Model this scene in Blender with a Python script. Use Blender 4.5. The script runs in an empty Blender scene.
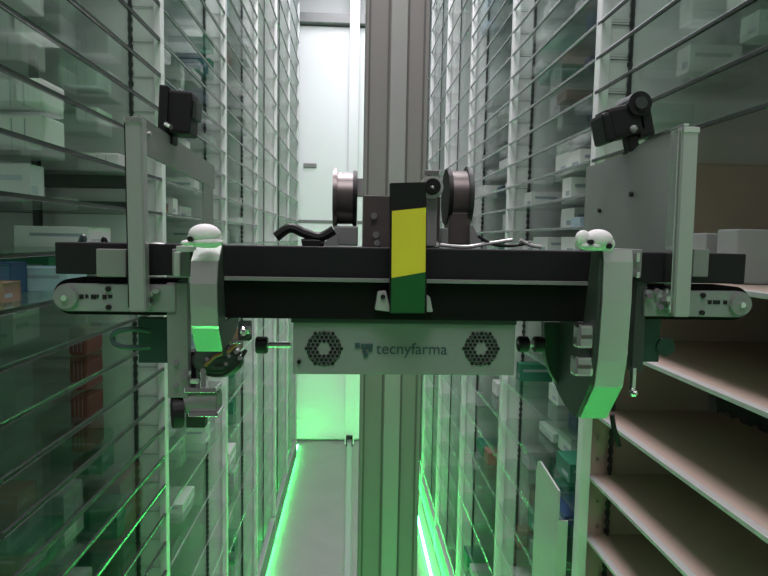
import bpy, bmesh, math, random
from mathutils import Vector, Matrix
R = math.radians
S = bpy.context.scene
COL = S.collection

# ------------------------------------------------------------------ camera
F = 600.0                                    # focal length in pixels of a 768-wide frame
CAM = Vector((0, 0, 1.65))
cd = bpy.data.cameras.new('camera'); cd.sensor_width = 36; cd.lens = 36*F/768
cd.clip_start = .01
cam = bpy.data.objects.new('camera', cd); COL.objects.link(cam)
ROT = (Matrix.Rotation(R(-3.12), 4, 'Z') @ Matrix.Rotation(R(90-4.71), 4, 'X') @ Matrix.Rotation(R(1.05), 4, 'Z'))
cam.matrix_world = Matrix.Translation(CAM) @ ROT
S.camera = cam
S.view_settings.view_transform = 'Standard'; S.view_settings.look = 'None'
S.view_settings.gamma = 1; S.view_settings.exposure = -.18
S.cycles.transparent_max_bounces = 40
S.cycles.max_bounces = 8

def at(px, py, Y):
    "world point seen at pixel (px,py) on the vertical plane at depth Y"
    d = ROT.to_3x3() @ Vector(((px-384)/F, (288-py)/F, -1))
    return CAM + d*(Y/d.y)

# ------------------------------------------------------------------ world and lamps
W = bpy.data.worlds.new('world'); S.world = W; W.use_nodes = True
bg = W.node_tree.nodes['Background']; bg.inputs[0].default_value = (.92, .88, .91, 1); bg.inputs[1].default_value = .09

def area(name, loc, rot, sx, sy, power, col):
    l = bpy.data.lights.new(name, 'AREA'); l.shape = 'RECTANGLE'; l.size = sx; l.size_y = sy
    l.energy = power; l.color = col
    o = bpy.data.objects.new(name, l); COL.objects.link(o); o.location = loc; o.rotation_euler = rot
    return o
area('ceiling_light_far', (0, 3.7, 3.62), (0, 0, 0), .7, 1.6, 26, (.95, .90, 1))
area('ceiling_light_middle', (0, 1.5, 3.62), (0, 0, 0), .7, 1.2, 78, (1, .90, .97))
area('entry_fill', (0, -.3, 3.5), (R(22), 0, 0), .9, .9, 30, (1, .90, .96))  # unseen fill light added above the entry to brighten the divider fronts

# ------------------------------------------------------------------ materials
MATS = {}
def mat(name, col, rough=.5, metal=0, noise=0, nscale=20, emit=None, estr=0, bump=0, spec=.5, stretch=None):
    if name in MATS: return MATS[name]
    m = bpy.data.materials.new(name); m.use_nodes = True; MATS[name] = m
    nt = m.node_tree; b = nt.nodes['Principled BSDF']
    b.inputs['Base Color'].default_value = (*col, 1); b.inputs['Roughness'].default_value = rough
    b.inputs['Metallic'].default_value = metal; b.inputs['Specular IOR Level'].default_value = spec
    if emit:
        b.inputs['Emission Color'].default_value = (*emit, 1); b.inputs['Emission Strength'].default_value = estr
    if noise or bump:
        tc = nt.nodes.new('ShaderNodeTexCoord'); mp = nt.nodes.new('ShaderNodeMapping')
        nt.links.new(tc.outputs['Object'], mp.inputs[0])
        if stretch: mp.inputs['Scale'].default_value = stretch
        n = nt.nodes.new('ShaderNodeTexNoise'); n.inputs['Scale'].default_value = nscale; n.inputs['Detail'].default_value = 4
        nt.links.new(mp.outputs[0], n.inputs['Vector'])
        if noise:
            cr = nt.nodes.new('ShaderNodeMapRange'); cr.inputs['To Min'].default_value = 1-noise; cr.inputs['To Max'].default_value = 1+noise
            nt.links.new(n.outputs['Fac'], cr.inputs['Value'])
            mx = nt.nodes.new('ShaderNodeVectorMath'); mx.operation = 'SCALE'; mx.inputs[0].default_value = col
            nt.links.new(cr.outputs[0], mx.inputs['Scale']); nt.links.new(mx.outputs[0], b.inputs['Base Color'])
        if bump:
            bp = nt.nodes.new('ShaderNodeBump'); bp.inputs['Strength'].default_value = bump
            nt.links.new(n.outputs['Fac'], bp.inputs['Height']); nt.links.new(bp.outputs[0], b.inputs['Normal'])
    return m

def glass(name, tint, refl=.10, rough=.06):
    m = bpy.data.materials.new(name); m.use_nodes = True; MATS[name] = m
    nt = m.node_tree; nt.nodes.clear()
    out = nt.nodes.new('ShaderNodeOutputMaterial'); mix = nt.nodes.new('ShaderNodeMixShader')
    tr = nt.nodes.new('ShaderNodeBsdfTransparent'); tr.inputs[0].default_value = (*tint, 1)
    gl = nt.nodes.new('ShaderNodeBsdfGlossy'); gl.inputs['Roughness'].default_value = rough
    gl.inputs['Color'].default_value = (.95, 1, .98, 1)
    fr = nt.nodes.new('ShaderNodeLayerWeight'); fr.inputs[0].default_value = .25
    mr = nt.nodes.new('ShaderNodeMapRange'); mr.inputs['To Min'].default_value = refl*.5; mr.inputs['To Max'].default_value = .55
    nt.links.new(fr.outputs['Fresnel'], mr.inputs['Value']); nt.links.new(mr.outputs[0], mix.inputs[0])
    nt.links.new(tr.outputs[0], mix.inputs[1]); nt.links.new(gl.outputs[0], mix.inputs[2]); nt.links.new(mix.outputs[0], out.inputs[0])
    return m
M_glass = glass('shelf_glass', (.94, .952, .946))
M_edge = mat('shelf_edge', (.03, .035, .033), .16, .0, spec=.5)
M_edge2 = mat('shelf_edge_sheen', (.15, .17, .165), .25, .2, spec=.6)  # same edge in the farther bays, its reflected light put into the colour
M_post = mat('upright_metal', (.60, .63, .62), .42, .25, .06, 30)
M_panel = mat('divider_panel', (.70, .71, .71), .5, .1, .08, 6)
M_panel_r = mat('divider_panel_warm', (.44, .34, .29), .5, .1, .12, 4)
M_perf = mat('perforated_strip', (.06, .07, .068), .5, .5)
M_wall = mat('wall_paint', (.55, .57, .56), .6, 0, .04, 3)
M_white = mat('white_panel', (.86, .88, .90), .35, 0, .03, 3)
M_floor = mat('floor_vinyl', (.30, .29, .29), .42, 0, .12, 5)
M_ceil = mat('ceiling_paint', (.75, .77, .77), .7)
M_black = mat('black_anodised', (.011, .009, .012), .5, .0, .15, 40, spec=.25)
M_black2 = mat('black_belt', (.004, .0035, .004), .6, spec=.15)
M_dark = mat('dark_plastic', (.008, .008, .009), .5, spec=.3)
M_alu = mat('brushed_aluminium', (.50, .51, .50), .36, .75, .08, 60, stretch=(1, 1, .08))
M_alu_l = mat('light_aluminium', (.48, .49, .48), .42, .5, .06, 60)
M_steel = mat('polished_steel', (.80, .82, .80), .20, 1)
M_satin = mat('satin_steel', (.70, .71, .70), .30, .9)
M_grey = mat('grey_painted_metal', (.22, .225, .22), .45, .3, .08, 15)
M_greyd = mat('dark_grey_plate', (.045, .055, .05), .45, .3, .1, 15)
M_mast = mat('mast_aluminium', (.34, .31, .315), .5, .35, .05, 12, stretch=(4, 4, .3))
M_mastl = mat('mast_light_strip', (.48, .46, .47), .45, .35)
M_groove = mat('mast_groove', (.17, .16, .16), .5, .3)
M_box = mat('light_grey_case', (.23, .25, .24), .45, .2, .05, 15)
M_pad = mat('white_padding', (.62, .62, .61), .75, 0, .15, 60, bump=.5)
M_yel = mat('yellow_tape', (.66, .54, .03), .5, 0, .08, 20)
M_grn = mat('dark_green_tape', (.008, .085, .022), .4)
M_grnb = mat('green_reflection', (.30, .62, .40), .4)  # green floor-strip light put into the colour of the hook ends
M_led = mat('green_led', (.1, .8, .3), .4, emit=(.045, 1, .14), estr=92)
M_hub = mat('brown_grey_hub', (.13, .115, .11), .35, .6, .1, 30)
M_logo = mat('logo_blue_grey', (.03, .06, .07), .5)
M_rail = mat('rail_metal', (.45, .47, .47), .3, .7)
M_teal = mat('dark_teal_panel', (.02, .05, .045), .5)
M_ora = mat('copper_wire', (.30, .12, .06), .4, .5)

# ------------------------------------------------------------------ mesh helpers
class MB:
    def __init__(s): s.bm = bmesh.new()
    def box(s, x0, x1, y0, y1, z0, z1, bev=0, M=None):
        t = bmesh.new(); bmesh.ops.create_cube(t, size=1)
        for v in t.verts:
            v.co = Vector((x0+(v.co.x+.5)*(x1-x0), y0+(v.co.y+.5)*(y1-y0), z0+(v.co.z+.5)*(z1-z0)))
        if bev: bmesh.ops.bevel(t, geom=t.edges[:], offset=bev, segments=2, affect='EDGES', profile=.6)
        return s._add(t, M)
    def cyl(s, p0, p1, r, n=16, r2=None, bev=0, M=None):
        p0 = Vector(p0); p1 = Vector(p1); d = p1-p0
        t = bmesh.new(); bmesh.ops.create_cone(t, cap_ends=True, segments=n, radius1=r, radius2=r if r2 is None else r2, depth=d.length)
        if bev:
            bmesh.ops.bevel(t, geom=[e for e in t.edges if len(e.link_faces) == 2 and max(len(f.verts) for f in e.link_faces) > 4], offset=bev, segments=2, affect='EDGES')
        q = Vector((0, 0, 1)).rotation_difference(d.normalized()).to_matrix().to_4x4()
        bmesh.ops.transform(t, matrix=Matrix.Translation((p0+p1)/2) @ q, verts=t.verts)
        return s._add(t, M)
    def prism(s, pts, a, b, axis='X', bev=0):
        "closed outline extruded along an axis; pts are the other two coordinates in order"
        t = bmesh.new()
        def mk(p, w):
            return {'X': (w, p[0], p[1]), 'Y': (p[0], w, p[1]), 'Z': (p[0], p[1], w)}[axis]
        A = [t.verts.new(mk(p, a)) for p in pts]; B = [t.verts.new(mk(p, b)) for p in pts]
        n = len(pts)
        t.faces.new(A); t.faces.new(B[::-1])
        for i in range(n): t.faces.new((A[i], B[i], B[(i+1) % n], A[(i+1) % n]))
        bmesh.ops.recalc_face_normals(t, faces=t.faces[:])
        if bev: bmesh.ops.bevel(t, geom=t.edges[:], offset=bev, segments=2, affect='EDGES')
        return s._add(t, None)
    def ball(s, c, rx, ry, rz, n=16, M=None):
        t = bmesh.new(); bmesh.ops.create_uvsphere(t, u_segments=n, v_segments=n//2+2, radius=1)
        for v in t.verts: v.co = Vector((c[0]+v.co.x*rx, c[1]+v.co.y*ry, c[2]+v.co.z*rz))
        return s._add(t, M)
    def tube(s, pts, r, n=8):
        P = [Vector(p) for p in pts]
        # Catmull-Rom resample
        Q = []
        for i in range(len(P)-1):
            a = P[max(i-1, 0)]; b = P[i]; c = P[i+1]; d = P[min(i+2, len(P)-1)]
            for k in range(6):
                t = k/6
                Q.append(.5*((2*b)+(c-a)*t+(2*a-5*b+4*c-d)*t*t+(3*b-a-3*c+d)*t**3))
        Q.append(P[-1])
        t = bmesh.new(); rings = []
        for i, q in enumerate(Q):
            d = (Q[min(i+1, len(Q)-1)]-Q[max(i-1, 0)]).normalized()
            u = d.cross(Vector((0, 1, .13))); u = u.normalized() if u.length > .01 else Vector((1, 0, 0))
            w = d.cross(u)
            rings.append([t.verts.new(q+r*(math.cos(2*math.pi*k/n)*u+math.sin(2*math.pi*k/n)*w)) for k in range(n)])
        for i in range(len(rings)-1):
            for k in range(n): t.faces.new((rings[i][k], rings[i][(k+1) % n], rings[i+1][(k+1) % n], rings[i+1][k]))
        t.faces.new(rings[0]); t.faces.new(rings[-1])
        bmesh.ops.recalc_face_normals(t, faces=t.faces[:])
        return s._add(t, None)
    def _add(s, t, M):
        if M is not None: bmesh.ops.transform(t, matrix=M, verts=t.verts)
        me = bpy.data.meshes.new('tmp'); t.to_mesh(me); t.free(); s.bm.from_mesh(me); bpy.data.meshes.remove(me)
        return s
    def build(s, name, m, parent=None, smooth=False, label=None):
        me = bpy.data.meshes.new(name)
        o = bpy.data.objects.new(name, me); COL.objects.link(o)
        if parent is not None:
            o.parent = parent
            off = world_loc(parent)
            for v in s.bm.verts: v.co -= off
        s.bm.to_mesh(me); s.bm.free()
        me.materials.append(m)
        if smooth:
            for p in me.polygons: p.use_smooth = True
            try: me.set_sharp_from_angle(angle=R(40))
            except Exception: pass
        if label: o['label'] = label
        return o
def world_loc(o):
    v = Vector((0, 0, 0))
    while o is not None: v = v + o.location; o = o.parent
    return v
def tag(o, label, cat, group=None, kind=None):
    o['label'] = label; o['category'] = cat
    if group: o['group'] = group
    if kind: o['kind'] = kind
    return o
def thing(name, label, cat, loc, group=None):
    o = bpy.data.objects.new(name, None); COL.objects.link(o); o.location = loc; o.empty_display_size = .05
    return tag(o, label, cat, group)
def struct(name, mb, m, parent=None):
    o = mb.build(name, m, parent)
    if parent is None: o['kind'] = 'structure'
    return o

# ------------------------------------------------------------------ setting
BACK = 4.80
struct('floor', MB().box(-1.3, 1.3, -2, BACK+.1, -.05, 0), M_floor)
struct('ceiling', MB().box(-1.3, 1.3, .2, BACK+.1, 3.7, 3.75), M_ceil)
struct('wall_back', MB().box(-1.3, 1.3, BACK, BACK+.1, 0, 3.75), M_wall)
struct('wall_left', MB().box(-1.3, -1.22, -2, BACK+.1, 0, 3.75), M_wall)
struct('wall_right', MB().box(1.22, 1.3, -2, BACK+.1, 0, 3.75), M_wall)
# tall white access door in the end wall
dz = at(330, 28, BACK).z
d = MB().box(-.47, .16, BACK-.03, BACK, .02, dz, .004); door = struct('door_1', d, M_white)
MB().box(-.47, .16, BACK-.034, BACK-.0305, 1.76, 1.785).build('door_joint', M_grey, door)
MB().cyl((at(354, 47, BACK).x, BACK-.05, at(354, 47, BACK).z), (at(354, 47, BACK).x, BACK-.03, at(354, 47, BACK).z), .018).build('door_knob', M_dark, door)
MB().box(at(304, 150, BACK).x, at(317, 150, BACK).x, BACK-.045, BACK-.03, at(310, 168, BACK).z, at(310, 164, BACK).z, .003).build('door_latch', M_grey, door)
struct('trim_1', MB().box(-.50, .22, BACK-.09, BACK, dz+.01, dz+.08, .004), M_grey)
struct('trim_2', MB().box(at(350, 20, 4.72).x, at(360, 20, 4.72).x, 4.70, BACK, 0, 3.7, .003), M_white)

# ------------------------------------------------------------------ racks
DEP = .60
rng = random.Random(7)
def levels(lo, hi, side):
    out = []
    if side < 0:
        z = .045
        while z < hi: out.append(z); z += .070
        z = .045-.070
        while z > lo: out.append(z); z -= .064
    else:
        z = .159
        while z < hi: out.append(z); z += .064
        z = .159-.064
        while z > lo: out.append(z); z -= .064
    return sorted(out)
ORD = ['first', 'second', 'third', 'fourth', 'fifth', 'sixth', 'seventh', 'eighth', 'ninth', 'tenth', 'eleventh', 'twelfth', 'thirteenth', 'fourteenth', 'fifteenth', 'sixteenth', 'seventeenth', 'eighteenth', 'nineteenth', 'twentieth']
_shelf_cache = {}
def shelf_mesh(w, y0, y1, side, opaque):
    key = (w, round(y1-y0, 3), side, opaque)  # w: 0 near bay, 1 second, 2 the rest
    if key in _shelf_cache: return _shelf_cache[key]
    L = y1-y0-.010
    b = MB()
    if opaque: b.box(.0, side*(DEP-.03), 0, L, -.003, 0)
    else: b.box(side*.004, side*DEP, 0, L, -.005, 0)
    a = b.build('glass_shelf', M_panel_r if opaque else M_glass)
    e = MB()
    if opaque: e.box(-side*.003, side*.010, -.001, L+.001, -.005, .002, .001)
    else: e.box(-.0006, side*.004, 0, L, -.0055, .0005, .0008)
    if not opaque and w < 2: e.box(side*.004, side*.066, L-.0012, L, -.0035, -.0015)
    c = e.build('shelf_edge', M_alu_l if opaque else (M_edge if w == 0 else (M_glass if w == 3 else M_edge2)))
    if not opaque and w == 0: c['label'] = 'dark polished front edge'
    bpy.data.objects.remove(a.copy()) if False else None
    COL.objects.unlink(a); COL.objects.unlink(c)
    _shelf_cache[key] = (a, c)
    return a, c
W_OF = {-1: .393, 1: .460}
PW = {-1: .015, 1: .020}
LEVELS = {}
BIG = [-.057, -.193, -.335, -.467, -.593, -.72, -.85]
side_word = {-1: 'door', 1: 'mast'}
def rack_bay(side, k, y0, y1):
    x = side*W_OF[side]
    n_word = ORD[k]
    rname = ('left', 'right')[side > 0]
    root = thing('shelf_rack', f'tall {"glass-shelved" if not (side > 0 and k == 0) else "steel-and-glass"} rack bay, {n_word} along the {rname} of aisle',
                 'shelving rack', (x, y0, 0))
    pw = PW[side]
    zt = min(3.6, 1.65+y1*.62)
    zb = max(0.0, 1.65-y1*.66) if y1 < 2.2 else 0.0
    zb = 0.0
    # front upright with a returned lip
    u = MB().box(min(x, x+side*pw), max(x, x+side*pw), y1-.024, y1-.0002, 0, 3.55, .0015)
    u.build('upright', M_post, root)
    dm = M_panel if side < 0 else (M_panel_r if k == 0 else M_panel)
    if side > 0 and k == 0:
        # the divider is warm coloured and plain below, pale above
        MB().box(x+pw*side, x+side*DEP, y1-.0045, y1-.0005, 0, 1.65+.159).build('divider_panel', M_panel_r, root, label='brownish plain panel')
        MB().box(x+pw*side, x+side*DEP, y1-.0045, y1-.0005, 1.65+.159, 3.55).build('divider_panel', M_panel, root)
    else:
        MB().box(min(x+pw*side, x+side*DEP), max(x+pw*side, x+side*DEP), y1-.0045, y1-.0005, 0, 3.55).build('divider_panel', dm, root)
    # slotted strip standing off the divider
    sx = x+side*.066
    p = MB(); z = .1
    p.box(sx-.0016, sx+.0016, y1-.014, y1-.0045, 0.02, 3.5)
    if k < 3:
        z = 1.65-y1*.62 if y1 < 2.6 else .1
        while z < min(3.5, 1.65+y1*.55):
            p.box(sx-.0042, sx+.0042, y1-.011, y1-.0045, z, z+.009); z += .0185
    p.build('slotted_strip', M_perf, root)
    MB().box(min(x+side*(DEP-.01), x+side*DEP), max(x+side*(DEP-.01), x+side*DEP), y0, y1, 0, 3.55).build('back_panel', mat('rack_back', (.13, .155, .145), .55, .1, .2, 5), root)
    MB().box(min(x, x+side*.03), max(x, x+side*.03), y0+.01, y1-.030, 0.02, .14).build('plinth', mat('plinth_paint', (.40, .42, .41), .8, spec=.1), root)
    lo = -min(1.45, .60*y1+.12); hi = min(1.85, .44*y1+.12)
    L = levels(lo, hi, side)
    if k >= 3: L = L[::2]
    if side > 0 and k == 0: L = [z for z in L if z > .15]
    LEVELS[(side, k)] = L if k < 1 else [z for z in L if z >= -.10]+[z for z in L if z < -.10][::2 if k < 3 else 1]
    for op, zs in ((False, L), (True, BIG if (side > 0 and k == 0) else [])):
        low = [z for z in zs if z < -.10]
        if k >= 1 and not op: zs = [z for z in zs if z >= -.10]+low[::2 if k < 3 else 1]
        for z in zs:
            a, c = shelf_mesh(3 if (k >= 1 and z < -.10) else min(k, 2), y0, y1, side, op)
            s = a.copy(); COL.objects.link(s); s.parent = root; s.location = (side*.022 if op else 0, .003, 1.65+z)
            if op: s.name = 'steel_shelf'
            e = c.copy(); COL.objects.link(e); e.parent = s; e.location = (0, 0, 0)
            if op: e.name = 'shelf_lip'; e['label'] = 'pale metal front lip'
    return root
YS = {-1: [.68]+[1.30+.625*i for i in range(6)], 1: [.52]+[1.16+.635*i for i in range(6)]}
for side in (-1, 1):
    ys = YS[side]
    for k in range(6):
        y1 = ys[k+1]
        if k == 5: y1 = min(y1, 4.74)
        rk = rack_bay(side, k, ys[k], y1)
        if k == 0 and side < 0:
            # cross braces and rear post against the divider
            for py in (181, 207):
                z = at(60, py, 1.28).z
                MB().box(-.393-.57, -.393-.075, 1.268, 1.286, z-.013, z+.013, .002).build('cross_brace', M_greyd, rk)
            xx = at(42, 200, 1.28).x
            MB().box(xx-.007, xx+.007, 1.255, 1.268, 1.645, 1.86, .001).build('rear_post', M_greyd, rk)
        if k == 0 and side > 0:
            # steel bracket with rivets behind the front upright
            MB().box(.48, .515, 1.150, 1.159, .95, 1.36, .001).build('shelf_bracket', M_panel_r, rk)
            b = MB()
            for py in (437, 459, 501, 526):
                q = at(597, py, 1.147); b.cyl((q.x, 1.150, q.z), (q.x, 1.145, q.z), .0035, 10)
            b.build('rivet', M_steel, rk)

# ------------------------------------------------------------------ medicine cartons
cols = {'white': (.60, .61, .60), 'pale grey': (.36, .38, .38), 'pale blue': (.34, .44, .52), 'pale green': (.40, .52, .43),
        'cream': (.60, .56, .44), 'dark red': (.13, .022, .02), 'dark blue': (.03, .07, .16), 'dark green': (.02, .16, .09), 'brown': (.22, .13, .09)}
names = ['white']*8+['pale grey']*4+['pale blue', 'pale green', 'pale blue', 'pale green', 'dark blue', 'dark green', 'brown']
band = mat('carton_band', (.25, .30, .33), .5)
BOXM = {}
def carton_mesh(cn, w, h, dp, side):
    key = (cn, w, h, dp, side)
    if key in BOXM: return BOXM[key]
    m = mat('carton_'+cn.replace(' ', '_'), cols[cn], .5, 0, .08, 25)
    a = MB().box(0, side*dp, 0, w, 0, h, .001).build('medicine_carton', m)
    st = MB().box(-side*.0003, side*.0004, w*.12, w*.55, h*.2, h*.42)
    st.box(side*.01, side*dp*.8, -.0003, .0004, h*.55, h*.7)
    c = st.build('printed_band', band)
    COL.objects.unlink(a); COL.objects.unlink(c)
    BOXM[key] = (a, c); return a, c
NC = 0
def put_carton(side, k, z, y, setback, cn, w, h, dp, label, group=None):
    a, c = carton_mesh(cn, w, h, dp, side)
    global NC
    NC += 1
    if NC > 292: return
    o = a.copy(); COL.objects.link(o); o.location = (side*(W_OF[side]+setback), y, 1.65+z+.0003)
    tag(o, label, 'box', group)
    if k < 2:
        q = c.copy(); COL.objects.link(q); q.parent = o; q.location = (0, 0, 0)
    return o
def fill(side, k, prob, minset, maxset):
    ys = YS[side]; y0, y1 = ys[k], min(ys[k+1], 4.7)
    L = LEVELS[(side, k)]
    vis = [z for z in L if -.60*y1 < z < .42*y1]
    rname = ('left', 'right')[side > 0]
    for z in vis:
        if side < 0 and k == 0 and .1 < z < .3: continue
        nrow = 0; y = y1-.018
        same = sorted((abs(q) for q in L if (q > 0) == (z > 0))); lev_i = same.index(abs(z))
        lim = max(y0+.02, .60 if k == 0 else 0)
        while y > lim+.04:
            w = rng.choice([.04, .055, .07, .09, .12]); h = rng.choice([.024, .034, .044, .052]); dp = rng.choice([.09, .12])
            y -= w+rng.choice([.004, .01, .03])
            if y < lim: break
            if rng.random() > prob: continue
            if side < 0 and k == 0 and -.36 < z < -.2 and .98 < y+w and y < 1.16: continue
            cn = rng.choice(names[:15] if k == 0 and z > -.05 else names if z > -.05 or rng.random() < .4 else ['dark green', 'dark blue', 'pale grey', 'brown', 'pale green', 'dark green'])
            if k == 0:
                if side > 0 and z < .15: continue
                nrow += 1
                lab = f'{cn} carton, {ORD[nrow-1]} from the upright on {ORD[min(lev_i, 19)]} glass shelf {"above" if z > 0 else "below"} eye level, {rname} rack'
                grp = None
            elif k == 1:
                lab = f'{cn} carton on {ORD[min(lev_i, 19)]} shelf {"above" if z > 0 else "below"} eye level, second bay of {rname} rack'
                grp = f'{cn} cartons, {ORD[min(lev_i, 19)]} shelf {"above" if z > 0 else "below"} eye level, second bay, {rname} rack'
            else:
                lab = f'small {cn} carton far down the aisle, third bay of {rname} rack'
                grp = f'{cn} cartons in the third bay of the {rname} rack'
            put_carton(side, k, z, y, rng.uniform(minset, maxset), cn, w, h, dp, lab, grp)
fill(-1, 0, .62, .04, .20); fill(1, 0, .55, .06, .22)
fill(1, 1, .55, .03, .14); fill(-1, 1, .22, .02, .10)
fill(1, 2, .25, .02, .08); fill(-1, 2, .2, .02, .08)

# hand-placed cartons that stand out in the photo
def special(px, py, Y, side, w, h, dp, cn, label, level=None):
    q = at(px, py, Y)
    o = MB().box(q.x-w/2, q.x+w/2, Y, Y+dp, q.z, q.z+h, .004).build('medicine_carton', mat('carton_'+cn.replace(' ', '_'), cols[cn], .5, 0, .08, 25))
    return tag(o, label, 'box')

def left_box(xa, xb, Y, lev, h, cn, label):
    a = at(xa, 238, Y).x; b = at(xb, 238, Y).x
    o = MB().box(a, b, Y, Y+.07, 1.65+lev+.0003, 1.65+lev+.0003+h, .004).build('medicine_carton', mat('carton_'+cn.replace(' ', '_'), cols[cn], .5, 0, .08, 25))
    tag(o, label, 'box')
    s_ = MB(); w = b-a
    for i in range(3): s_.box(a+w*(.25+.22*i), a+w*(.27+.22*i), Y-.0003, Y+.001, 1.65+lev+.006, 1.65+lev+h-.006)
    s_.build('printed_band', band, o)
Lz = {n: min(LEVELS[(-1, 0)], key=lambda z: abs(z-n)) for n in (.115, .185, .255)}
RED = [min(LEVELS[(-1, 0)], key=lambda z: abs(z-n)) for n in (-.217, -.281, -.345)]
for lev, lab in zip(RED, ('dark red carton just below the rounded belt arm in the glass rack', 'dark red carton on the glass shelf between two other red cartons', 'dark red carton, lowest in the column of three red cartons in the glass rack')):
    left_box(66, 84, 1.08, lev, .050, 'dark red', lab)
left_box(-14, 46, .95, Lz[.115], .062, 'white', 'large white carton on the glass shelf just above the end plate of the black beam')
left_box(-20, 28, .95, Lz[.255], .042, 'white', 'white carton at the picture edge, two shelves above the large white carton')
left_box(30, 66, 1.12, Lz[.255], .040, 'pale grey', 'pale grey carton set behind the white one, two shelves above the large white carton')
left_box(70, 112, 1.18, Lz[.255], .050, 'pale grey', 'tall pale grey carton by the slotted strip, two shelves above the large white carton')
left_box(20, 46, .90, Lz[.185], .034, 'white', 'small white carton on the glass shelf above the large white carton')
left_box(-20, 16, .90, Lz[.185], .030, 'pale grey', 'low pale grey carton beside the small white carton on the glass shelf')
left_box(62, 100, 1.15, Lz[.185], .046, 'pale green', 'pale green carton towards the divider above the large white carton')
left_box(78, 120, 1.17, Lz[.115], .036, 'white', 'flat white carton between the large white carton and the divider')
# ------------------------------------------------------------------ LED strips, floor rail
for sx, w in ((-1, 'left'), (1, 'right')):
    x = sx*.41
    t = thing('led_strip', f'glowing green light strip along the floor at the foot of the {w} rack', 'light strip', (x, 2, 0))
    MB().box(x-.008, x+.008, -1.2, 4.66, 0, .006).build('strip_channel', M_alu, t)
    MB().box(x-.006, x+.006, -1.2, 4.66, .006, .013, .001).build('light_diffuser', M_led, t, label='glowing green lens')
t = thing('floor_rail', 'grey metal guide rail running down the middle of the floor', 'rail', (0, 2, 0))
MB().box(-.022, .022, .9, 4.66, 0, .006).box(-.010, .010, .9, 4.66, .006, .05).box(-.018, .018, .9, 4.66, .05, .064, .003).build('rail_profile', M_rail, t)
MB().box(-.026, .026, 4.63, 4.66, 0, .09, .004).build('end_stop', M_dark, t)

# grey chute/bin in the second bay of the right rack
q0 = at(556, 500, 1.25)
t = thing('metal_bin', 'light grey sheet-metal bin hooked on the rack beside the right upright', 'bin', (q0.x, 1.2, q0.z))
x = .435
MB().prism([(1.185, 1.135), (1.31, 1.15), (1.325, 1.145), (1.335, 1.12), (1.335, .85), (1.185, .85)], x, x+.004).build('side_wall', M_alu_l, t)
MB().box(x+.004, .458, 1.185, 1.189, .85, 1.07).build('front_wall', M_alu_l, t)

# ------------------------------------------------------------------ mast
YM = .86
mx0, mx1 = at(363, 238, YM).x, at(425, 238, YM).x
mast = thing('lift_mast', 'tall grey aluminium lift mast rising behind the black crossbeam', 'mast', ((mx0+mx1)/2, YM, 0))
MB().box(mx0, mx1, YM, YM+.09, .064, 3.68, .002).build('mast_profile', M_mast, mast)
for a, b in ((.39, .65),):
    MB().box(mx0+(mx1-mx0)*a, mx0+(mx1-mx0)*b, YM-.003, YM, .064, 3.68, .001).build('cover_strip', M_mastl, mast, label='lighter centre strip')
for a in (.06, .36, .67, .92):
    xx = mx0+(mx1-mx0)*a
    MB().box(xx-.0013, xx+.0013, YM-.001, YM+.004, .064, 3.68).build('slot', M_groove, mast)

# ------------------------------------------------------------------ picking carriage
YB = .60
C0 = at(400, 262, YB)
car = thing('picking_carriage', 'black crossbeam carriage of the picking robot, with belt arms and hooks, hung on the mast', 'robot carriage', (C0.x, YB, C0.z))
def pb(mb, x0, y0, x1, y1, Y, d, bev=.0008):
    "box whose front face fills the pixel rectangle at depth Y, d deep"
    a = at(x0, (y0+y1)/2, Y); b = at(x1, (y0+y1)/2, Y); t = at((x0+x1)/2, y0, Y); u = at((x0+x1)/2, y1, Y)
    mb.box(a.x, b.x, Y, Y+d, u.z, t.z, bev); return mb
def P(x0, y0, x1, y1, Y, d, name, m, parent=None, bev=.0008, label=None):
    return pb(MB(), x0, y0, x1, y1, Y, d, bev).build(name, m, parent or car, label=label)
beam = P(55, 248, 746, 279, YB, .05, 'crossbeam', M_black, bev=.0015)
P(214, 279, 602, 283, YB-.003, .045, 'guide_rail', M_grey, beam, .0005)
for x0, x1 in ((96, 126), (141, 144), (172, 190), (600, 642), (693, 709)):
    P(x0, 249, x1, 277, YB-.006, .058, 'clamp_block', M_grey, beam, .0012)
P(214, 283.5, 604, 320, YB+.004, .05, 'belt_housing', M_black2, bev=.001)
P(204, 281.5, 216, 320, YB-.002, .05, 'housing_end', M_black)
# outer arms: rounded side plate, belt around it, screws
def arm(xa, xb, yc, out):
    a = at(xa, yc, YB); b = at(xb, yc, YB); r = .0150
    lo, hi = min(a.x, b.x), max(a.x, b.x)
    def stad(r, cx, sgn, xin):
        pts = []
        for i in range(17):
            t = -math.pi/2+math.pi*i/16
            pts.append((cx+sgn*r*math.cos(t), a.z+r*math.sin(t)))
        pts += [(xin, a.z+r), (xin, a.z-r)]
        return pts
    cx = (lo+.017) if out < 0 else (hi-.017); xin = hi if out < 0 else lo
    m = MB().prism(stad(.0178, cx, out, xin), YB+.008, YB+.046, 'Y'); o = m.build('transport_belt', M_black2, car)
    m = MB().prism(stad(.0135, cx, out, xin), YB-.002, YB+.008, 'Y', .0006); pl = m.build('side_cover', M_box, car)
    MB().cyl((cx, YB-.006, a.z), (cx, YB-.001, a.z), .0115, 24, bev=.0008).build('roller_cap', M_grey, pl)
    MB().cyl((cx, YB-.009, a.z), (cx, YB-.005, a.z), .003, 12, bev=.0005).build('screw', M_steel, pl)
    for dx in (.040, .068):
        for dzz in (-.009, .009):
            xx = cx-out*dx
            MB().cyl((xx, YB-.0045, a.z+dzz), (xx, YB-.001, a.z+dzz), .0026, 10).build('screw', M_dark, pl)
    return cx, a.z, pl
cxl, czl, pll = arm(50, 176, 297, -1)
cxr, czr, plr = arm(644, 754, 303, 1)
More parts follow.
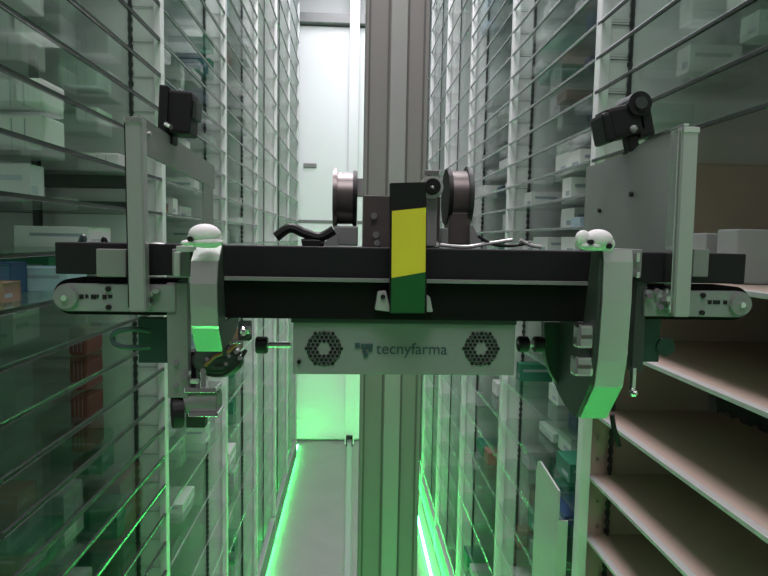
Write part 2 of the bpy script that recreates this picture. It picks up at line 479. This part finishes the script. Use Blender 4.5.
# small printed marks on the left cover
mk = MB()
for i, (w) in enumerate((.004, .003, .005, .002, .004, .004)):
    mk.box(cxl+.012+i*.0055, cxl+.012+i*.0055+w, YB-.0026, YB-.0019, czl-.0012+(.001 if i % 2 else 0), czl+.0032)
mk.build('printed_mark', M_dark, pll)
mk = MB()
for i, (w) in enumerate((.004, .005, .002, .004)):
    mk.box(cxr-.034+i*.0055, cxr-.034+i*.0055+w, YB-.0026, YB-.0019, czr, czr+.004)
mk.build('printed_mark', M_dark, plr)
# upright end plates
for (xt, xb, yt, yb, sd) in ((124.5, 129, 116, 312, -1), (683, 674, 126, 317, 1)):
    w = 16 if sd < 0 else 17
    a = at(xt, yt, YB-.02); b = at(xb, yb, YB-.02); s = .00097
    mb = MB(); t0 = [(a.x, a.z), (a.x+w*s, a.z), (b.x+w*s, b.z), (b.x, b.z)]
    mb.prism(t0, YB-.02, YB-.006, 'Y', .0012)
    pl = mb.build('end_plate', M_alu, car)
    xx0 = a.x-.002 if sd < 0 else a.x-.0005
    mb = MB().prism([(a.x-.0022, a.z-.002), (a.x-.0004, a.z-.002), (b.x-.0004, b.z+.004), (b.x-.0022, b.z+.004)], YB-.016, YB-.002, 'Y')
    mb.build('edge_seal', M_dark if sd < 0 else M_steel, pl)
    MB().box(a.x, a.x+w*s, YB-.0215, YB-.0195, a.z-.006, a.z-.0008, .0004).build('top_cap', M_steel, pl)
# side panels reaching back from the end plates
xl = at(141, 150, YB).x
zt = at(141, 117, YB).z; zb = at(141, 262, YB).z
pp = MB()
pp.prism([(YB-.008, zt), (YB+.30, zt-.012), (YB+.30, zt-.044), (YB-.008, zt-.034)], xl, xl+.003)
pp.prism([(YB+.235, zt-.030), (YB+.29, zt-.030), (YB+.29, zb), (YB+.235, zb)], xl+.0002, xl+.0028)
pp.prism([(YB-.008, zt-.034), (YB+.004, zt-.034), (YB+.004, zb), (YB-.008, zb)], xl+.0002, xl+.0028)
pan = pp.build('side_panel', M_grey, car)
MB().cyl((xl+.003, YB+.012, zt-.014), (xl+.006, YB+.012, zt-.014), .0022, 10).build('screw', M_steel, pan)
xr = at(683, 150, YB).x
zt = at(683, 127, YB).z; zb = at(683, 262, YB).z
pp = MB().prism([(YB-.008, zt), (YB+.08, zt-.002), (YB+.11, zt-.010), (YB+.245, zt-.012), (YB+.245, zb), (YB-.008, zb)], xr-.003, xr, 'X')
pan = pp.build('side_panel', mat('smoked_grey_plate', (.26, .265, .26), .3, .45, .15, 6), car)
for (yy, zz) in ((.10, .060), (.19, .075)):
    MB().cyl((xr-.003, YB+yy, zt-zz), (xr-.006, YB+yy, zt-zz), .003, 10).build('screw', M_dark, pan)
MB().prism([(YB-.006, zt+.0002), (YB+.075, zt-.0015), (YB+.075, zt+.001), (YB-.006, zt+.0025)], xr-.004, xr+.001).build('top_edge', M_steel, pan)
P(598, 182, 607, 250, YB+.20, .006, 'panel_rib', M_alu_l, pan)

# black sensor cameras on the panels
def M_rot(c, rx, ry, rz):
    return Matrix.Translation(c) @ Matrix.Rotation(R(rz), 4, 'Z') @ Matrix.Rotation(R(ry), 4, 'Y') @ Matrix.Rotation(R(rx), 4, 'X')
Yc = .68; c = at(177, 112, Yc); s = Yc/F
m = M_rot(c, 0, 3, 0)
cb = MB().box(-15.5*s, 13*s, 0, .035, -20*s, 21*s, .003, M=m).box(-17*s, -8*s, -.004, .03, -22*s, 24*s, .002, M=m).build('sensor_camera', M_dark, car)
MB().box(-14*s, -4*s, .004, .025, -30*s, -20*s, .002, M=m).build('camera_foot', M_dark, cb)
MB().cyl(m @ Vector((-9*s, -.004, -13*s)), m @ Vector((-3*s, -.008, -16*s)), .0028, 10).build('clamp_screw', M_steel, cb)
MB().box(13*s, 17*s, .006, .03, -4*s, 14*s, .001, M=m).build('camera_lens', M_greyd, cb)
Yc = .70; c = at(628, 121, Yc); s = Yc/F
m = M_rot(c, 0, -14, 0)
cb = MB().box(-19*s, 20*s, 0, .04, -15*s, 17*s, .005, M=m).box(-26*s, -17*s, -.004, .036, -17*s, 13*s, .004, M=m).cyl(m @ Vector((14*s, -.004, 14*s)), m @ Vector((14*s, .036, 14*s)), 12*s, 20).box(10*s, 26*s, .0, .036, -20*s, 14*s, .004, M=m).build('sensor_camera', M_dark, car)
MB().box(-2*s, 9*s, .004, .02, -30*s, -15*s, .002, M=m).build('camera_foot', M_dark, cb)
MB().cyl(m @ Vector((14*s, -.0075, 14*s)), m @ Vector((14*s, -.004, 14*s)), 6*s, 18).build('dial', M_greyd, cb)
MB().ball(m @ Vector((3*s, -.003, -9*s)), .0045, .004, .0045, 12).build('indicator_button', M_box, cb)

# hook fins: bright curved steel edge bands with dark cheeks
def fin(x0, x1, prof, depth_back, name_l, side):
    "prof: list of (pixel y, depth) along the rim, top to bottom"
    zs = [(at((x0+x1)/2, py, Y).z, Y) for py, Y in prof]
    xa = at(x0, 262, YF).x; xb = at(x1, 262, YF).x
    rim = [(Y, z) for z, Y in zs]
    th = .003
    inner = []
    for i, (Y, z) in enumerate(rim):
        a = Vector(rim[max(i-1, 0)]); b = Vector(rim[min(i+1, len(rim)-1)]); t = (b-a).normalized()
        inner.append((Y+abs(t.y)*th, z+(-t.x)*-th if t.x > 0 else z-th*.2))
    outl = rim+inner[::-1]
    f = MB().prism(outl, xa, xb, 'X').build('hook_band', M_satin, car, smooth=False)
    zu = at(400, 321, YF+.05).z
    chk = [(Y+th, z) for Y, z in rim]+[(rim[-1][0]+th+(YF+depth_back+.03-rim[-1][0]-th)*math.sin(R(90*i/10)), zu-(zu-rim[-1][1])*math.cos(R(90*i/10))) for i in range(1, 11)]+[(YF+.035, zu), (YF+.022, rim[0][1])]
    MB().prism(chk, (xb if side < 0 else xa)+.0005*side*-1-.003, (xb if side < 0 else xa)+.0005*side*-1, 'X').build('hook_cheek', M_greyd, f)
    return f, xa, xb, rim
YF = YB-.045
fl, a_, b_, rl = fin(190, 217, [(243, YF+.022), (257, YF+.008), (261, YF+.0035), (284, YF-.0015), (306, YF), (326, YF+.003), (329, YF+.0045), (351, YF+.020)], .075, '', -1)
fr, c_, d_, rr = fin(604, 633, [(250, YF+.003), (262, YF), (300, YF-.001), (340, YF+.001), (362, YF+.003), (385, YF+.0075), (387, YF+.0088), (418, YF+.0405)], .13, '', 1)
def fin_reflection(band_obj, xa, xb, p, q):  # thin layer painting the green floor-strip reflection onto a hook end
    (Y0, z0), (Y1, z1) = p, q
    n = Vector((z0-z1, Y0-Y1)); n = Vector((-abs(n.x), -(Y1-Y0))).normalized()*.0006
    MB().prism([(Y0+n.x, z0+n.y), (Y1+n.x, z1+n.y), (Y1, z1), (Y0, z0)], xa+.0004, xb-.0004, 'X').build('green_reflection', M_grnb, band_obj, label='bright green reflection painted on the hook end')
fin_reflection(fl, a_, b_, rl[-2], rl[-1]); fin_reflection(fr, c_, d_, rr[-2], rr[-1])
# arms that carry the hooks
P(176, 246, 196, 252, YB-.030, .03, 'hook_mount', M_alu_l)
P(174, 252, 180, 276, YB-.012, .01, 'hook_mount', M_alu_l)
P(602, 250, 606, 285, YB-.030, .03, 'hook_mount', M_dark)
# white padded caps
def pad(cx, cy, Y, parts, name, parent, holes):
    b = MB()
    for (dx, dy, rx, rz) in parts:
        q = at(cx+dx, cy+dy, Y); s = Y/F
        b.ball(q, rx*s, rx*s*.8, rz*s, 20)
    o = b.build(name, M_pad, parent, smooth=True)
    for (dx, dy, r) in holes:
        q = at(cx+dx, cy+dy, Y); s = Y/F
        MB().cyl((q.x, Y-12*s, q.z), (q.x, Y-3*s, q.z), r*s, 14).build('hole', M_dark, o)
    return o
pad(205, 236, YF+.004, [(0, -1, 16, 11), (-8, 2, 9, 9), (8, 3, 9, 9), (2, 6, 16, 6), (-18, 7, 6, 3)], 'white_cap', fl, [(-12, 3, 2.6)])
pad(596, 241, YF+.004, [(-13, -2, 8, 9), (2, -1, 15, 11), (10, 3, 9, 8), (-4, 5, 14, 5)], 'white_cap', fr, [(9, 5, 2.6), (-9, 1, 2.6)])

# brackets hanging behind the hooks
br = P(167, 283, 188, 398, YB+.0, .012, 'hanger_bracket', M_grey, bev=.001)
for px, py in ((176, 363), (176, 386), (184, 378), (187, 374)):
    q = at(px, py, YB-.003); MB().cyl(q, q+Vector((0, .006, 0)), .0026, 10).build('bolt', M_steel, br)
P(138, 318, 168, 363, YB+.022, .01, 'dark_plate', M_teal)
q = [at(*p) for p in ((150, 331, .61), (132, 329, .60), (116, 332, .60), (113, 341, .60), (124, 347, .60), (150, 347, .61))]
MB().tube(q, .0028).build('cable_loop', M_teal)
bpy.data.objects['cable_loop'].parent = car; bpy.data.objects['cable_loop'].location = -car.location
P(188, 352, 196, 392, YB+.015, .02, 'gear_housing', M_dark)
# motor and clutter under the left hook
mo = MB(); a = at(184, 404, .60); b = at(217, 404, .60)
mo.cyl((a.x, .612, a.z), (b.x, .612, a.z), .0135, 20, bev=.001)
mo = mo.build('drive_motor', M_grey, car, smooth=True)
P(184, 388, 216, 393, .598, .03, 'motor_clamp', M_steel, mo)
P(188, 413, 218, 417, .596, .03, 'motor_clamp', M_steel, mo)
q = at(176, 414, .6); MB().cyl((q.x-.006, .606, q.z), (q.x+.004, .610, q.z), .0165, 24, bev=.001).build('drive_wheel', M_dark, mo)
P(200, 370, 206, 388, .60, .01, 'motor_clamp', M_steel, mo)
P(186, 414, 205, 428, .606, .012, 'motor_foot', M_greyd, mo)
cl = MB()
q = at(218, 360, .606); cl.ball(q, .026, .012, .018, 18)
ch = cl.build('gearbox', M_greyd, car, smooth=True)
rg = random.Random(3)
for (px, py, r) in ((203, 371, 3.0), (240, 358, 2.6), (229, 356, 2), (236, 352, 2.2), (226, 364, 1.8), (207, 359, 2)):
    q = at(px, py, .592); MB().cyl(q, q+Vector((0, .01, 0)), r*.00098, 10).build('bolt', M_steel, ch)
for k, pts in enumerate((((205, 366), (216, 356), (228, 352), (238, 342)), ((207, 374), (222, 375), (236, 366), (246, 350)))):
    MB().tube([at(x, y, .594) for x, y in pts], .0018).build('wire', M_ora if k == 0 else M_dark, ch)
q = at(243, 331, .585); MB().ball(q, .0045, .0045, .005, 12).build('bolt', M_steel, ch)
for i, (px, py, w, h) in enumerate(((196, 345, 9, 5), (212, 366, 12, 4), (190, 380, 8, 4), (232, 340, 9, 4), (222, 349, 5, 7))):
    P(px, py, px+w, py+h, .592, .006, 'linkage_piece', (M_steel, M_greyd, M_alu_l)[i % 3], ch)
cn = P(238, 322, 250, 341, .60, .012, 'cable_plug', M_greyd); P(241, 326, 250, 334, .597, .004, 'plug_pin', M_steel, cn)
# spindles reaching to the control case
for (x0, x1, yc, yk) in ((258, 291, 345, 0), (518, 545, 344, 1)):
    a = at(x0, yc, .63); b = at(x1, yc, .63)
    sp = MB().cyl((a.x, .63, a.z), (b.x, .63, b.z), .0035, 14).build('spindle', M_satin, car, smooth=True)
    if yk == 0:
        MB().cyl((a.x-.002, .63, a.z), (a.x+.010, .63, a.z), .009, 14, bev=.001).build('spindle_nut', M_dark, sp)
    else:
        for dx in (.0, .017): MB().cyl((a.x+dx, .63, a.z), (a.x+dx+.011, .63, a.z), .0085, 14, bev=.001).build('spindle_nut', M_dark, sp)

# right hook clutter: rounded dark cover, polished clamps, arm and screw
q = at(572, 352, .66)
pts = []
for i in range(25):
    t = math.pi+math.pi*.5*i/24*1.0
    pts.append((at(600, 352, .66).x+.066*math.cos(t), at(600, 340, .66).z-.0+.075*math.sin(t)))
pts += [(at(600, 352, .66).x, at(600, 322, .66).z), (at(543, 322, .66).x, at(600, 322, .66).z)]
cv = MB().prism(pts, .655, .668, 'Y', .001).build('cover_plate', M_greyd, car)
for (x0, y0, x1, y1) in ((581, 325, 598, 349), (578, 357, 596, 377)):
    g = P(x0-3, y0, x1-2, y1, .562, .015, 'clamp_jaw', M_steel, bev=.003)
    P(x0, (y0+y1)/2-2, x1-4, (y0+y1)/2+2, .5605, .003, 'jaw_slot', M_hub, g)
P(582, 348, 591, 358, .566, .010, 'clamp_jaw', M_greyd)
b2 = P(634, 282, 645, 372, YB+.002, .012, 'hanger_bracket', M_greyd, bev=.001)
P(636, 318, 660, 362, YB+.022, .01, 'dark_plate', M_teal)
P(636, 253, 640, 262, YB-.012, .008, 'bolt', M_steel, b2); P(636, 272, 640, 278, YB-.012, .008, 'bolt', M_steel, b2)
sc = P(632, 368, 636, 397, YB-.004, .006, 'set_screw', M_steel); q = at(634, 393, YB-.008); MB().ball(q, .004, .004, .004, 12).build('screw_head', M_steel, sc)
q = at(666, 347, .62); MB().cyl((q.x, .62, q.z), (q.x, .632, q.z), .010, 18).build('drive_wheel', M_teal, car)
for px, py in ((650, 296), (657, 291), (664, 299), (668, 291), (661, 307), (150, 294), (155, 291), (148, 305)):
    q = at(px, py, YB-.008); MB().cyl(q, q+Vector((.002, .012, 0)), .0030, 10).build('nut', M_steel, car)
MB().tube([at(x, y, .60) for x, y in ((652, 300), (660, 294), (668, 302), (674, 296))], .0015).build('wire', M_alu_l, car)
# dangling black cable end under the right hook
MB().tube([at(x, y, .62) for x, y in ((612, 415), (614, 428), (617, 438), (619, 446))], .0028).build('cable_end', M_dark, car)

# ---- control case with two hexagonal vents and lettering
a0 = at(293, 322, .61); a1 = at(515, 375, .61)
case = P(293, 323, 515, 375, .61, .06, 'control_case', M_box, bev=.0015)
P(291, 318.5, 517, 324, .607, .066, 'case_lid', M_greyd, case, .001)
q = at(299, 362, .608); MB().cyl(q, q+Vector((0, .004, 0)), .0022, 10).build('screw', M_dark, case)
def vent(px, py):
    c = at(px, py, .61); s = .61/F
    b = MB(); r = 1.9*s; pitch = 4.4*s
    for i in range(-6, 7):
        for j in range(-6, 7):
            x = pitch*(i+.5*(j % 2)); z = pitch*.87*j
            ax = abs(x); az = abs(z)
            if max(az, az*.5+ax*.866) < 16.5*s and math.hypot(x, z) > 6.6*s:
                hx = [(c.x+x+r*math.cos(R(60*k+30)), c.z+z+r*math.sin(R(60*k+30))) for k in range(6)]
                b.prism(hx, .6092, .611, 'Y')
    b.build('fan_vent', M_dark, case, label='hexagonal ring of dark vent holes')
    ring = MB(); 
    for k in range(6):
        p0 = (c.x+17.6*s*math.cos(R(60*k+30)), .6095, c.z+17.6*s*math.sin(R(60*k+30)))
        p1 = (c.x+17.6*s*math.cos(R(60*k+90)), .6095, c.z+17.6*s*math.sin(R(60*k+90)))
        ring.cyl(p0, p1, .0007, 6)
    ring.build('vent_rim', M_greyd, case)
vent(324, 348.5); vent(481, 348.5)
s = .61/F
lg = MB()
for (x, y, w) in ((355, 343, 5.2), (361, 344, 4.2), (365.5, 344, 3.6), (369, 344, 4), (362.5, 348.4, 4.4), (368.5, 348.2, 4), (363.5, 353, 4.6)):
    pb(lg, x, y, x+w*.95, y+w*.95, .6085, .002, .0003)
lg.build('logo', M_logo, case)
cu = bpy.data.curves.new('lettering', 'FONT'); cu.body = 'tecnyfarma'; cu.size = 1; cu.extrude = .02
to = bpy.data.objects.new('lettering_curve', cu); COL.objects.link(to)
bpy.context.view_layer.update()
me = bpy.data.meshes.new_from_object(to.evaluated_get(bpy.context.evaluated_depsgraph_get()))
bpy.data.objects.remove(to)
xs = [v.co.x for v in me.vertices]; w0 = min(xs); w1 = max(xs)
pa = at(376, 354, .609); pc = at(447, 354.8, .609)
k = (pc.x-pa.x)/(w1-w0)
for v in me.vertices: v.co = Vector(((v.co.x-w0)*k, -v.co.z*k*.3, v.co.y*k*1.02))
lt = bpy.data.objects.new('lettering', me); COL.objects.link(lt); me.materials.append(M_logo)
lt.parent = case; lt.location = Vector((pa.x, .6095, pa.z))-world_loc(case); lt['label'] = 'dark company name in lower-case letters'

# ---- centre tab with tape
ya = YB-.016
tab = MB()
def quad(mb, pts, Y, d, bev=.0006):
    mb.prism([(at(x, y, Y).x, at(x, y, Y).z) for x, y in pts], Y, Y+d, 'Y', bev); return mb
tb = quad(tab, ((390, 183), (426, 182), (427, 314), (390, 314)), ya, .010).build('marker_tab', M_dark, car)
quad(MB(), ((392, 211), (426, 207.5), (425.5, 272), (391.5, 278)), ya-.0012, .0012, 0).build('tape_band', M_yel, tb, label='bright yellow band')
quad(MB(), ((391.5, 278), (425.5, 272), (424.5, 313), (391, 313)), ya-.0012, .0012, 0).build('tape_band', M_grn, tb, label='dark green band')
for pts in (((375, 310), (378, 292), (386, 291), (391, 312)), ((426, 294), (430, 297), (433, 312), (425, 312))):
    g = quad(MB(), pts, YB-.008, .012).build('gusset', M_alu_l, tb)
q = at(383, 297, YB-.010); MB().cyl(q, q+Vector((0, .004, 0)), .0024, 12).build('gusset_screw', M_dark, tb)

# ---- pulleys and fittings on top of the beam
def pulley(x0, x1, y0, y1, Y, flange):
    a = at(x0, (y0+y1)/2, Y); b = at(x1, (y0+y1)/2, Y); r = (y1-y0)/2*Y/F
    o = MB().cyl((a.x, Y+.02, a.z), (b.x, Y+.02, a.z), r*.90, 32).build('belt_pulley', M_hub, car, smooth=True)
    fx = a.x if flange < 0 else b.x
    MB().cyl((fx-.0025, Y+.02, a.z), (fx+.0025, Y+.02, a.z), r*1.05, 32, bev=.0008).build('pulley_flange', M_hub if flange < 0 else M_greyd, o, smooth=True)
    ox = b.x if flange < 0 else a.x
    MB().cyl((ox-.0025, Y+.02, a.z), (ox+.0025, Y+.02, a.z), r*.97, 32, bev=.0008).build('pulley_flange', M_dark, o, smooth=True)
    return o
p1 = pulley(335, 355, 168, 226, .69, -1)
P(357, 178, 363, 196, .70, .02, 'axle_mount', M_alu_l, p1)
P(334, 226, 358, 246, .68, .04, 'pulley_block', M_box, p1, .002)
quad(MB(), ((320, 246), (334, 234), (338, 234), (338, 246)), .675, .03, 0).build('pulley_foot', M_box, p1)
p2 = pulley(450, 470, 166, 226, .69, 1)
P(449, 212, 471, 245, .685, .04, 'pulley_block', M_hub, p2, .002)
P(441, 228, 448, 246, .67, .02, 'pulley_foot', M_box, p2, .001)
quad(MB(), ((470, 226), (473, 226), (484, 246), (470, 246)), .675, .03, 0).build('pulley_foot', M_box, p2)
# bracket plate behind the tab, joining the mast
br = P(363, 196, 440, 250, .66, .012, 'carriage_plate', M_hub, bev=.001)
for px, py in ((374, 216), (376, 235), (377, 243), (436, 244)):
    q = at(px, py, .656); MB().cyl(q, q+Vector((0, .006, 0)), .0035, 12, bev=.0005).build('bolt', M_steel, br)
q = at(432, 187, .64); MB().cyl((q.x, .632, q.z), (q.x, .66, q.z), .0085, 20, bev=.001).build('bolt', M_dark, br)
q = at(432, 187, .628); MB().ball((q.x+.001, .632, q.z), .0022, .002, .0022, 10).build('bolt_centre', M_steel, br)
q = at(432, 187, .64); MB().cyl((q.x, .640, q.z), (q.x, .655, q.z), .0125, 20, bev=.001).build('washer', M_alu_l, br)
P(424, 170, 440, 175, .64, .015, 'sensor_bar', M_steel, br); P(428, 175, 438, 179, .642, .012, 'sensor_bar', M_alu_l, br)
P(427, 194, 437, 246, .645, .012, 'support_post', M_grey)
# cables lying along the beam
for r, m, pts in ((.0050, M_dark, ((276, 237), (290, 228), (304, 233), (320, 237), (334, 230))),
                  (.0040, M_dark, ((302, 243), (312, 241), (324, 244))),
                  (.0020, M_alu_l, ((440, 245), (465, 247), (486, 244), (512, 240))),
                  (.0016, M_dark, ((478, 236), (492, 244), (510, 246), (530, 243))),
                  (.0022, M_alu_l, ((520, 240), (530, 245), (541, 247))),
                  (.0018, M_dark, ((100, 247), (104, 238), (108, 247))),
                  (.0025, M_teal, ((79, 246), (83, 236), (86, 246)))):
    MB().tube([at(x, y, .625) for x, y in pts], r).build('cable', m, car)
P(302, 240, 320, 247, .61, .03, 'cable_clip', M_dark)
P(86, 241, 96, 249, .61, .02, 'cable_clip', M_box)
q = at(157, 247, .61); MB().ball(q, .011, .01, .005, 14).build('cable_clip', M_alu_l, car)

# ------------------------------------------------------------------ loose things
def loose(name, px0, py0, px1, py1, Y, d, m, label, cat, bev=.003):
    o = pb(MB(), px0, py0, px1, py1, Y, d, bev).build(name, m); return tag(o, label, cat)
for (x0, x1, y0, yy, Y, cn, lab) in ((706, 728, 233, 0, .92, 'pale grey', 'pale grey carton beside the outer end of the black beam on the steel shelf'),
                                   (738, 775, 229, 0, .84, 'white', 'pale carton at the edge of the picture behind the beam end, on the steel shelf')):
    a = at(x0, 238, Y).x; b = at(x1, 238, Y).x; zt = at(x0, y0, Y).z
    tag(MB().box(a, b, Y, Y+.05, 1.65-.057+.0003, zt, .003).build('medicine_carton', mat('carton_pale_grey', cols['pale grey'])), lab, 'box')
# comb-like black part on the steel shelf of the right rack
q = at(742, 412, .86)
t = thing('clip_strip', 'black toothed plastic strip lying on the brown steel shelf', 'plastic part', (q.x, .86, q.z))
b = MB()
pts = [(716, 398), (745, 401), (768, 406), (790, 412), (790, 440), (780, 430), (768, 434), (762, 424), (750, 427), (744, 416), (732, 419), (728, 412), (717, 413)]
quad(b, pts, .86, .02, 0); b.build('toothed_body', M_dark, t)
